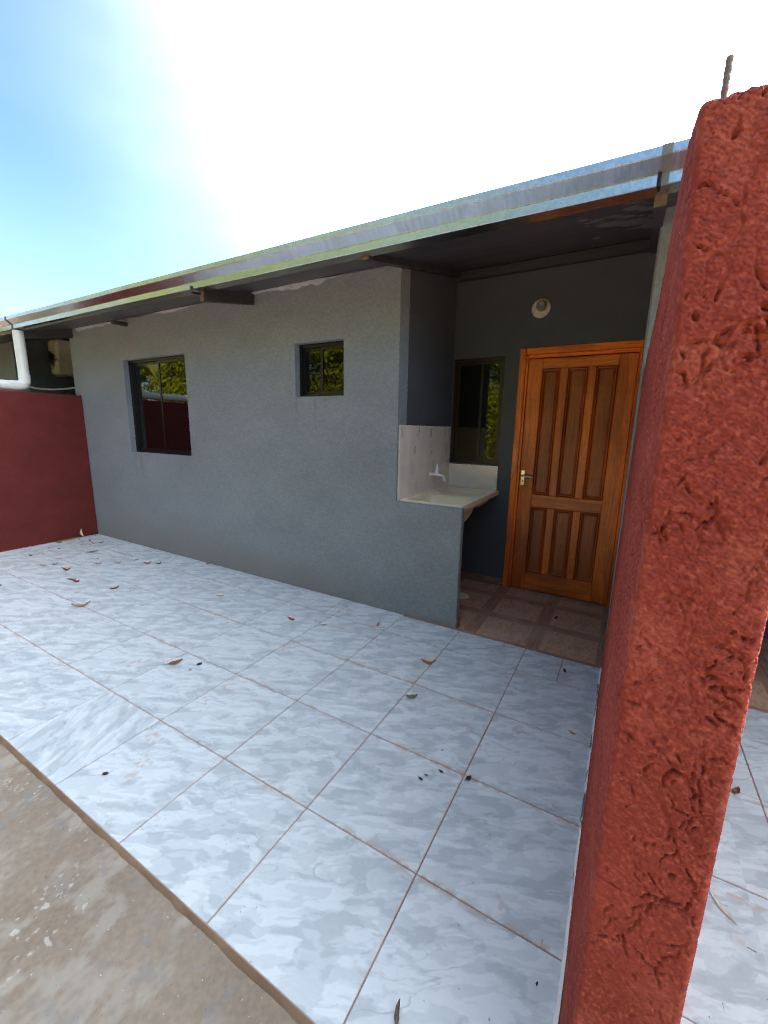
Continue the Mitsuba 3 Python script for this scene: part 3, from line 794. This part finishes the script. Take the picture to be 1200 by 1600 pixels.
# ------------------------------------------------------------------ air conditioner on the neighbour's porch wall
A = thing('air_conditioner', 'beige outdoor air conditioner unit with hanging cables behind the far left wall', 'air conditioner')
obj('case', cbox((-7.795, 0.80, 2.30), (-7.50, 1.44, 2.83), 0.02), 'mat_ac_case', A)
obj('service_cover', cbox((-7.60, 0.772, 2.30), (-7.47, 0.81, 2.50), 0.018), 'mat_ac_case', A)
obj('side_panel', cbox((-7.77, 0.790, 2.53), (-7.53, 0.805, 2.80), 0.004), 'mat_ac_case', A)
for k, (x, z) in enumerate(((-7.64, 2.40), (-7.66, 2.47))):
    vv = turn(lathe([(0, 0), (0.022, 0), (0.022, 0.02), (0.012, 0.024), (0.012, 0.05), (0, 0.05)], 16), [1, 0, 0], 90)
    obj('valve', shift(vv, (x, 0.80, z)), 'mat_nickel', A, smooth=35)
for k in range(5):
    x = -7.72 + 0.035 * k
    c = arc((x, 0.785, 2.66 - 0.02 * k), (x + 0.10, 0.70, 2.50), (-7.60 + 0.02 * k, 0.775, 2.40 + 0.03 * k), 14)
    obj('cable', tube(c, 0.008, 8), 'mat_black_rubber', A, smooth=True)
obj('bracket', join(cbox((-7.80, 0.85, 2.262), (-7.45, 0.88, 2.296), 0.003), cbox((-7.80, 1.3, 2.262), (-7.45, 1.33, 2.296), 0.003)), 'mat_rusty_iron', A)

# ------------------------------------------------------------------ white drain pipe: down from the gutter, elbow, then along the wall top
dp = thing('drain_pipe', 'fat white plastic drainpipe dropping from the gutter and running along the red wall', 'pipe')
PXc, PYc = -5.97, -0.235
obj('down_pipe', tube([(PXc, PYc, 2.05), (PXc, PYc, 2.3), (PXc, PYc, 2.60)], 0.055, 28), 'mat_pvc', dp, smooth=40)
el = arc((PXc, PYc, 2.052), (PXc, PYc, 1.965), (PXc, PYc - 0.09, 1.965), 12)
el = np.vstack([[(PXc, PYc, 2.10)], el, [(PXc, PYc - 0.14, 1.965)]])
obj('elbow', join(tube(el, 0.0585, 28)), 'mat_pvc', dp, smooth=40)
obj('long_pipe', tube([(PXc, PYc - 0.10, 1.965), (PXc, -2.0, 1.960), (PXc, -6.0, 1.955)], 0.055, 28), 'mat_pvc', dp, smooth=40)
for y in (-0.9, -2.2, -3.6):
    obj('collar', tube([(PXc, y, 1.964), (PXc, y - 0.09, 1.964)], 0.060, 28), 'mat_pvc', dp, smooth=40)
    obj('shim', cbox((PXc - 0.05, y - 0.4, 1.894), (PXc + 0.05, y - 0.34, 1.909), 0.003), 'mat_rusty_iron', dp)
c = arc((-7.1, 0.2, 2.04), (-6.6, 0.26, 1.95), (-6.056, 0.37, 2.01), 20)
obj('hanging_cable', tube(c, 0.012, 8), 'mat_cable', None, smooth=True, label='thin pale cable sagging from the grey wall behind the far left wall', cat='cable')

# ------------------------------------------------------------------ wall lamp over the door
L = thing('wall_lamp', 'round cream wall lamp base with bare grey socket above the door', 'lamp')
base = turn(lathe([(0, 0), (0.078, 0), (0.078, 0.008), (0.070, 0.016), (0.046, 0.020), (0.044, 0.026), (0, 0.026)], 40), [1, 0, 0], 90)
obj('base', shift(base, (-0.322, YB - 0.0005, 2.585)), 'mat_cream', L, smooth=35)
sock = turn(lathe([(0, 0.02), (0.042, 0.02), (0.044, 0.036), (0.038, 0.052), (0.024, 0.060), (0.012, 0.056), (0, 0.05)], 32), [1, 0, 0], 90)
obj('socket', shift(sock, (-0.314, YB - 0.001, 2.597)), 'mat_socket_grey', L, smooth=45)
for dx, dz in ((-0.055, -0.03), (0.02, -0.062), (0.05, 0.04)):
    obj('screw', shift(turn(lathe([(0, 0), (0.006, 0), (0.005, 0.004), (0, 0.005)], 10), [1, 0, 0], 90), (-0.322 + dx, YB - 0.0165, 2.585 + dz)), 'mat_socket_grey', L)

# ------------------------------------------------------------------ laundry sink
S = thing('laundry_sink', 'beige double basin laundry sink built in behind the half wall', 'sink')
x0, x1, y0, y1 = XC + 0.009, -0.560, YW + 0.050, 1.40


def rounded(cx, cy, sx_, sy_, z, r, zr=0.0):
    m = Manifold.batch_hull([Manifold.cylinder(0.002, r, r, 24).translate((cx + a * (sx_ / 2 - r), cy + b * (sy_ / 2 - r), z)) for a in (-1, 1) for b in (-1, 1)])
    return m


def basin(cx, cy, sx_, sy_, depth, slope, off=0.0, top=0.96):
    lay = [rounded(cx, cy, sx_ + 2 * off, sy_ + 2 * off, top, 0.10 + off)]
    for t in (0.15, 0.4, 0.7, 0.9, 1.0):
        k = 1 - 0.45 * t ** 2.4
        lay.append(rounded(cx + slope * t, cy, sx_ * k + 2 * off, sy_ * k + 2 * off, top - (depth + off) * t, 0.085 + off))
    return Manifold.batch_hull(lay)


top = to_tri(Manifold.cube((1, 1, 1)))
plate = Manifold.cube((x1 - x0, y1 - y0, 0.030)).translate((x0, y0, 0.929))
rimo = Manifold.cube((x1 - x0, y1 - y0, 0.010)).translate((x0, y0, 0.9585))
rimi = Manifold.cube((x1 - x0 - 0.05, y1 - y0 - 0.05, 0.03)).translate((x0 + 0.025, y0 + 0.025, 0.957))
b1 = (-0.835, 0.655, 0.44, 0.45, 0.20, 0.0)
b2 = (-0.835, 1.13, 0.44, 0.36, 0.085, 0.03)
body = plate + (rimo - rimi) + basin(*b1, off=0.012, top=0.935) + basin(*b2, off=0.012, top=0.935)
body = body - basin(*b1, top=0.964) - basin(*b2, top=0.964)
obj('body', to_tri(body), 'mat_sink', S, smooth=30)
for k in range(9):
    yy = 1.02 + 0.027 * k
    obj('washboard_rib', tube([(-0.98, yy, 0.889), (-0.80, yy, 0.8825), (-0.66, yy, 0.8815)], 0.006, 6), 'mat_sink', S, smooth=True)
soap = trimesh.creation.icosphere(2, 1.0)
soap.apply_scale((0.030, 0.024, 0.015))
soap.vertices *= (1 + 0.25 * (meshkit.fbm(soap.vertices * 40, 2, seed=3) - 0.5))[:, None]
obj('soap_piece', shift(soap, (-0.985, 0.885, 0.968)), 'mat_cream', None, smooth=True, label='small worn pale soap piece on the sink ledge between the basins', cat='soap')

# tap
Tp = thing('tap', 'small white plastic tap with pointed handle on the tiles over the sink', 'tap')
tx, ty, tz = XC + 0.008, 0.985, 1.125


def out(m):   # local z -> world +x
    return shift(turn(m, [0, 1, 0], 90), (tx, ty, tz))


obj('flange', out(lathe([(0, 0), (0.030, 0), (0.028, 0.006), (0.016, 0.012), (0, 0.012)], 28)), 'mat_white_plastic', Tp, smooth=40)
obj('body', out(lathe([(0, 0.01), (0.013, 0.01), (0.013, 0.05), (0.018, 0.055), (0.018, 0.082), (0.012, 0.09), (0, 0.09)], 24)), 'mat_white_plastic', Tp, smooth=40)
obj('spout', tube(np.vstack([[(tx + 0.07, ty, tz)], arc((tx + 0.085, ty, tz), (tx + 0.14, ty, tz + 0.004), (tx + 0.142, ty, tz - 0.035), 8)]), np.linspace(0.013, 0.0095, 9), 14), 'mat_white_plastic', Tp, smooth=40)
obj('handle', shift(lathe([(0, 0), (0.012, 0), (0.017, 0.014), (0.017, 0.03), (0.011, 0.055), (0.005, 0.088), (0, 0.094)], 20), (tx + 0.066, ty, tz + 0.014)), 'mat_white_plastic', Tp, smooth=50)
obj('nozzle', shift(lathe([(0, 0), (0.008, 0), (0.012, 0.012), (0.012, 0.02), (0, 0.02)], 18), (tx + 0.142, ty, tz - 0.056)), 'mat_white_plastic', Tp, smooth=40)

# floor drain
obj('floor_drain', shift(lathe([(0.068, -0.004), (0.066, 0.0), (0.062, 0.006), (0.055, 0.010), (0, 0.010)], 40), (-0.725, 0.985, 0.0)), 'mat_cream', None, smooth=40,
    label='round cream drain cover on the brown porch floor behind the half wall', cat='drain cover')

# ------------------------------------------------------------------ fallen leaves
def leaf_mesh(length, width, curl, bend, jag=0.0, seed=0):
    r = np.random.default_rng(seed)
    n = 9
    t = np.linspace(0, 1, n)
    w = width * np.sin(np.pi * np.clip(t, 0.02, 0.98)) ** 0.8 * (1 + jag * r.normal(0, 1, n))
    cx = length * (t - 0.5)
    cy = bend * length * np.sin(np.pi * t)
    zc = curl * length * (t - 0.5) ** 2 * 2 + 0.002 + 0.0015
    rows = []
    for k in range(n):
        for s in (-1, -0.5, 0, 0.5, 1):
            rows.append([cx[k], cy[k] + s * w[k] / 2, zc[k] + curl * 0.9 * width * s * s + 0.0008 * r.normal()])
    v = np.array(rows)
    i, j = np.meshgrid(np.arange(n - 1), np.arange(4), indexing='ij')
    f = np.stack([i * 5 + j, (i + 1) * 5 + j, (i + 1) * 5 + j + 1, i * 5 + j + 1], -1).reshape(-1, 4)
    v[:, 2] -= v[:, 2].min() - 0.0012
    stem = tube([v[2] + [0, 0, 0.0003], v[2] + [-0.14 * length, 0.05 * length, 0.001], v[2] + [-0.26 * length, 0.02 * length, 0.002]], 0.0011, 5)
    return join(trimesh.Trimesh(v, np.vstack([f[:, [0, 1, 2]], f[:, [0, 2, 3]]]), process=False), stem)


LEAVES = [(-5.86, -0.055, 0.20, 'tan'), (-5.785, -0.194, 0.062, 'brown'), (-5.617, -0.366, 0.040, 'orange'), (-5.462, -0.416, 0.032, 'orange'), (-5.476, -0.316, 0.033, 'dark'), (-5.435, -0.617, 0.035, 'dark'), (-4.881, -0.705, 0.052, 'orange'), (-4.837, -0.619, 0.053, 'dark'), (-4.526, -0.639, 0.074, 'red'), (-4.154, -0.751, 0.064, 'brown'), (-4.059, -0.753, 0.047, 'red'), (-5.051, -0.485, 0.043, 'red'), (-4.999, -0.162, 0.097, 'brown'), (-4.707, -0.273, 0.056, 'dark'), (-4.467, -0.355, 0.057, 'red'), (-4.318, -0.221, 0.054, 'tan'), (-5.360, 0.117, 0.056, 'dark'), (-5.389, 0.035, 0.055, 'red'), (-5.582, 0.081, 0.031, 'red'), (-5.747, 0.023, 0.026, 'dark'), (-5.476, -0.072, 0.025, 'brown'), (-5.86, 0.236, 0.045, 'dark'), (-5.786, 0.248, 0.027, 'dark'), (-3.407, -1.003, 0.118, 'tan'), (-3.570, -0.651, 0.061, 'red'), (-4.537, -1.178, 0.025, 'dark'), (-1.945, -1.118, 0.088, 'brown'), (-1.787, -1.049, 0.035, 'dark'), (-1.375, -1.828, 0.026, 'dark'), (-3.469, 0.300, 0.066, 'red'), (-2.603, -0.228, 0.064, 'tan'), (-1.725, -0.248, 0.060, 'red'), (-4.267, -0.051, 0.043, 'brown'), (-4.036, -0.060, 0.060, 'red'), (-3.921, 0.004, 0.042, 'brown'), (-1.079, 0.048, 0.061, 'orange'), (-1.452, -0.175, 0.041, 'brown'), (-0.517, -0.246, 0.083, 'orange'), (-0.450, -0.626, 0.060, 'green'), (-0.160, -1.119, 0.021, 'dark'), (-0.146, -1.090, 0.013, 'dark'), (-0.096, -1.035, 0.016, 'dark'), (0.282, 0.148, 0.050, 'red'), (0.024, -1.010, 0.031, 'dark'), (0.394, -0.453, 0.027, 'tan'), (0.115, 0.952, 0.057, 'black'), (0.118, -1.843, 0.043, 'curl'), (0.423, -1.586, 0.011, 'dark'), (1.055, -0.466, 0.044, 'brown'), (0.918, -1.062, 0.139, 'pale')]
ANG = {0: 88, 12: 75, 23: 60, 26: 70, 27: 60, 37: 20, 38: 35, 45: 85, 46: 110, 49: -55, 9: 40}
OWN = {0: 'long flat tan dry leaf lying along the foot of the far red wall', 12: 'curled brown leaf among the scraps near the far left corner', 23: 'tan curled leaf with dark stem alone left of the patio middle',
       26: 'slim rust brown leaf in the left middle of the patio', 27: 'tiny dark seed just right of the slim rust brown leaf', 28: 'small dark seed near the concrete edge at the lower left', 29: 'dark red leaf against the foot of the grey wall below the big window',
       30: 'tan leaf in front of the grey wall right of the big window', 31: 'small crimson leaf on the tiles below the small window', 35: 'orange brown leaf close to the foot of the grey wall near the half wall', 36: 'small brown leaf on the tiles just left of the half wall',
       37: 'ragged orange leaf on a joint in front of the porch', 38: 'curled olive green leaf in front of the ragged orange leaf', 42: 'dark red leaf on the tiles right before the porch floor', 43: 'dark curled scrap on a tile joint beside the red wall end',
       44: 'pale tan scrap near the foot of the rough red wall', 45: 'black curled pod lying on the brown porch tiles', 46: 'upturned pale and dark leaf at the bottom edge of the photo', 47: 'tiny dark bead on the nearest tile by the rough red wall',
       48: 'small brown leaf on the tiles right of the rough red wall', 49: 'long pale dried leaf on the tiles right of the rough red wall'}
SCRAPS = []
COLN = dict(tan='tan', brown='brown', orange='orange', red='dark red', dark='blackish')
for k, (x, y, s, c) in enumerate(LEAVES):
    r = np.random.default_rng(100 + k)
    aspect = 0.34 if s > 0.05 else 0.5
    curl = r.uniform(0.1, 0.55)
    ln = s * (1.15 if k not in OWN else 1.15 if k != 49 else 0.8)
    aspect = 0.2 if k == 49 else aspect
    if c == 'black':
        m = tube(arc((-0.03, 0, 0.006), (0, 0.014, 0.010), (0.032, -0.004, 0.006), 9), [0.002, 0.004, 0.006, 0.0065, 0.0045, 0.005, 0.006, 0.004, 0.001], 8)
    elif c == 'curl':
        m = turn(leaf_mesh(0.055, 0.014, 0.9, 0.1, 0.1, k), [0, 1, 0], -28)
        m.apply_translation((0, 0, 0.002 - m.bounds[0][2]))
    elif k in (27, 28, 47):
        m = trimesh.creation.icosphere(2, 1.0)
        m.apply_scale((s * 0.5, s * 0.24, s * 0.22))
        m.apply_translation((0, 0, s * 0.2))
    else:
        m = leaf_mesh(ln, max(0.006, ln * aspect * r.uniform(0.7, 1.2)), curl if k not in (49, 0) else 0.05, r.uniform(-0.12, 0.12), 0.22 if k == 37 else 0.1, k)
    m = turn(m, [0, 0, 1], ANG.get(k, r.uniform(-20, 110)))
    m = shift(m, (x, y, 0.0005))
    if k in OWN:
        obj('fallen_leaf' if c != 'black' and k not in (27, 28, 47) else 'fallen_pod', m, 'mat_litter_' + c, None, smooth=45, label=OWN[k], cat='leaf' if c != 'black' and k not in (27, 28, 47) else 'seed pod')
    else:
        zone = 'near the far left wall' if x < -3 else 'before the porch'
        SCRAPS.append((obj('leaf_scrap', m, 'mat_litter_' + c, None, smooth=45), COLN[c], zone, x, y))
ORD = ['leftmost', 'second from left', 'third from left', 'fourth from left', 'fifth from left', 'sixth from left', 'seventh from left', 'eighth from left', 'ninth from left', 'tenth from left']
RIGHT = np.cross(FWD, UP)
for zone in ('near the far left wall', 'before the porch'):
    for c in COLN.values():
        g = [q for q in SCRAPS if q[1] == c and q[2] == zone]
        g.sort(key=lambda q: ((np.array([q[3], q[4], 0]) - CAM) @ RIGHT) / ((np.array([q[3], q[4], 0]) - CAM) @ FWD))
        for k, q in enumerate(g):
            if len(g) == 1:
                tag(q[0], f'the only {c} leaf scrap {zone}', 'leaf', 'leaf scraps on the white tiles')
            else:
                tag(q[0], f'{ORD[k]} of {c} leaf scraps {zone}', 'leaf', 'leaf scraps on the white tiles')
# pale dry petal leaning on the red wall in the corner
m = leaf_mesh(0.11, 0.030, 0.5, 0.1, 0.1, 77)
m = turn(turn(m, [0, 1, 0], -68), [0, 0, 1], 170)
m = shift(m, (-5.872, 0.12, 0.06 - 0 * m.bounds[0][2]))
obj('fallen_leaf', m, 'mat_litter_cream', None, smooth=45, label='pale cream dry leaf standing against the red wall in the far corner', cat='leaf')

# ------------------------------------------------------------------ trees and plants around the yard
def leaf_cards(cen, size, r, hang=0.3):
    n = len(cen)
    d = r.normal(size=(n, 3))
    d[:, 2] -= hang * 2
    d /= np.linalg.norm(d, axis=1, keepdims=True)
    s = np.cross(d, r.normal(size=(n, 3)))
    s /= np.linalg.norm(s, axis=1, keepdims=True)
    u = np.cross(d, s)
    L_ = (size * r.uniform(0.6, 1.3, n))[:, None]
    a, b, c_, e = cen - d * L_ / 2, cen + s * L_ * 0.19 + u * L_ * 0.05, cen + d * L_ / 2, cen - s * L_ * 0.19 + u * L_ * 0.05
    v = np.stack([a, b, c_, e], 1).reshape(-1, 3)
    k = np.arange(n)[:, None] * 4
    f = np.vstack([k + [0, 1, 2], k + [0, 2, 3]])
    return v, f


def tree(name, x, y, h, rx, z0, mat, nleaf, size, label, cat='tree', group=None, seed=0, trunk=0.11):
    r = np.random.default_rng(seed)
    t = thing(name, label, cat, group)
    pts = np.array([(x, y, -0.1), (x + r.normal(0, .1), y + r.normal(0, .1), h * 0.3), (x + r.normal(0, .2), y + r.normal(0, .2), h * 0.6), (x + r.normal(0, .2), y, h * 0.85)])
    obj('trunk', tube(pts, np.linspace(trunk, trunk * 0.3, 4), 9), 'mat_bark', t, smooth=True)
    nc = 84
    cz = r.uniform(z0, h, nc)
    tt = (cz - z0) / (h - z0)
    rad = rx * np.sqrt(np.clip(1 - (tt * 1.5 - 0.6) ** 2, 0.12, 1)) * np.sqrt(r.uniform(0.15, 1, nc))
    an = r.uniform(0, 2 * np.pi, nc)
    cc = np.stack([x + rad * np.cos(an), y + rad * np.sin(an), cz], 1)
    for k in range(0, nc, 6):
        m_ = pts[1] * 0.5 + pts[2] * 0.5
        obj('branch', tube([m_, (m_ + cc[k]) / 2 + [0, 0, 0.15], cc[k]], [trunk * 0.4, trunk * 0.25, trunk * 0.1], 6), 'mat_bark', t, smooth=True)
    w = r.integers(0, nc, nleaf)
    cr = rx * r.uniform(0.20, 0.40, nc)
    dd = r.normal(size=(nleaf, 3))
    dd /= np.linalg.norm(dd, axis=1, keepdims=True)
    cen = cc[w] + dd * (cr[w] * r.uniform(0.3, 1, nleaf) ** 0.5)[:, None] * np.array([1, 1, 0.8])
    cen[:, 2] = np.maximum(cen[:, 2], 0.05)
    obj('crown', leaf_cards(cen, size, r), mat, t)


TR = [(-20.5, -10.5, 9.4, 3.4, 1.0), (-16.5, -12.6, 9.6, 3.4, 0.8), (-12.6, -12.9, 9.2, 3.2, 0.7), (-9.0, -12.6, 8.9, 3.0, 0.6), (-5.4, -13.4, 8.8, 3.0, 0.5), (-1.8, -14.0, 7.9, 2.8, 0.7), (1.8, -13.4, 6.4, 2.6, 0.9), (5.4, -14.0, 7.2, 2.7, 0.9), (9.2, -13.2, 7.6, 2.8, 1.0)]
for k, (x, y, h, rx, z0) in enumerate(TR):
    tree('leafy_tree', x, y, h, rx, z0, 'mat_leaf_mango' if k % 3 == 2 else 'mat_leaf_yellow', 27000, 0.21, 'sunlit leafy green tree across the yard behind the photographer', group='trees across the yard', seed=40 + k)
for k in range(9):
    tree('garden_shrub', -17.0 + 3.3 * k, -11.4 - 0.8 * (k % 2), 2.9 + 0.4 * (k % 3), 2.0, 0.3, 'mat_leaf_mango' if k % 2 else 'mat_leaf_yellow', 8000, 0.17, 'dense green shrub below the trees behind the photographer', 'shrub', 'shrubs below the trees across the yard', seed=300 + k, trunk=0.05)
for k, (x, y, h, rx) in enumerate([(-7.4, -2.3, 2.75, 0.95), (-7.9, -4.4, 3.1, 1.1), (-9.2, -6.2, 3.4, 1.3)]):
    tree('garden_shrub', x, y, h, rx, 0.5, 'mat_leaf_yellow' if k == 0 else 'mat_leaf_mango', 4200, 0.15, 'bright green shrub growing beyond the far left wall', 'shrub', 'shrubs beyond the far left wall', seed=60 + k, trunk=0.05)


def banana(x, y, h, seed):
    r = np.random.default_rng(seed)
    t = thing('banana_plant', 'tall banana plant with broad leaves beyond the far left wall', 'plant', 'banana plants beyond the far left wall')
    obj('stem', tube([(x, y, -0.1), (x, y, h * 0.35), (x + 0.05, y, h * 0.62)], [0.12, 0.10, 0.06], 12), 'mat_bark', t, smooth=True)
    for k in range(9):
        an = k * 2.4 + r.uniform(-.3, .3)
        ln, el_ = r.uniform(1.3, 1.9), r.uniform(0.5, 1.3)
        d = np.array([math.cos(an), math.sin(an), 0])
        b = np.array([x + 0.05, y, h * 0.6])
        s_ = np.linspace(0, 1, 12)
        mid = b + d * (ln * s_ * math.cos(el_) * 1.2)[:, None] + np.array([0, 0, 1]) * (ln * (s_ * math.sin(el_) * 1.25 - 0.75 * s_ ** 2.2))[:, None]
        sd = np.cross(d, [0, 0, 1.0])
        w = 0.24 * np.sin(np.pi * np.clip(s_ * 0.93 + 0.05, 0, 1)) ** 0.6
        w[:2] = 0.02
        v = []
        for q in range(12):
            for u in (-1, -0.5, 0, 0.5, 1):
                v.append(mid[q] + sd * u * w[q] + np.array([0, 0, 1]) * (-0.35 * w[q] * abs(u) + 0.02 * r.normal()))
        i, j = np.meshgrid(np.arange(11), np.arange(4), indexing='ij')
        f = np.stack([i * 5 + j, (i + 1) * 5 + j, (i + 1) * 5 + j + 1, i * 5 + j + 1], -1).reshape(-1, 4)
        obj('leaf', (np.array(v), f), 'mat_leaf_banana', t, smooth=True)


for k, (x, y, h) in enumerate([(-8.6, -1.2, 3.6), (-9.4, -2.9, 4.2), (-10.6, -1.6, 4.4), (-9.6, -4.6, 4.0)]):
    banana(x, y, h, 80 + k)
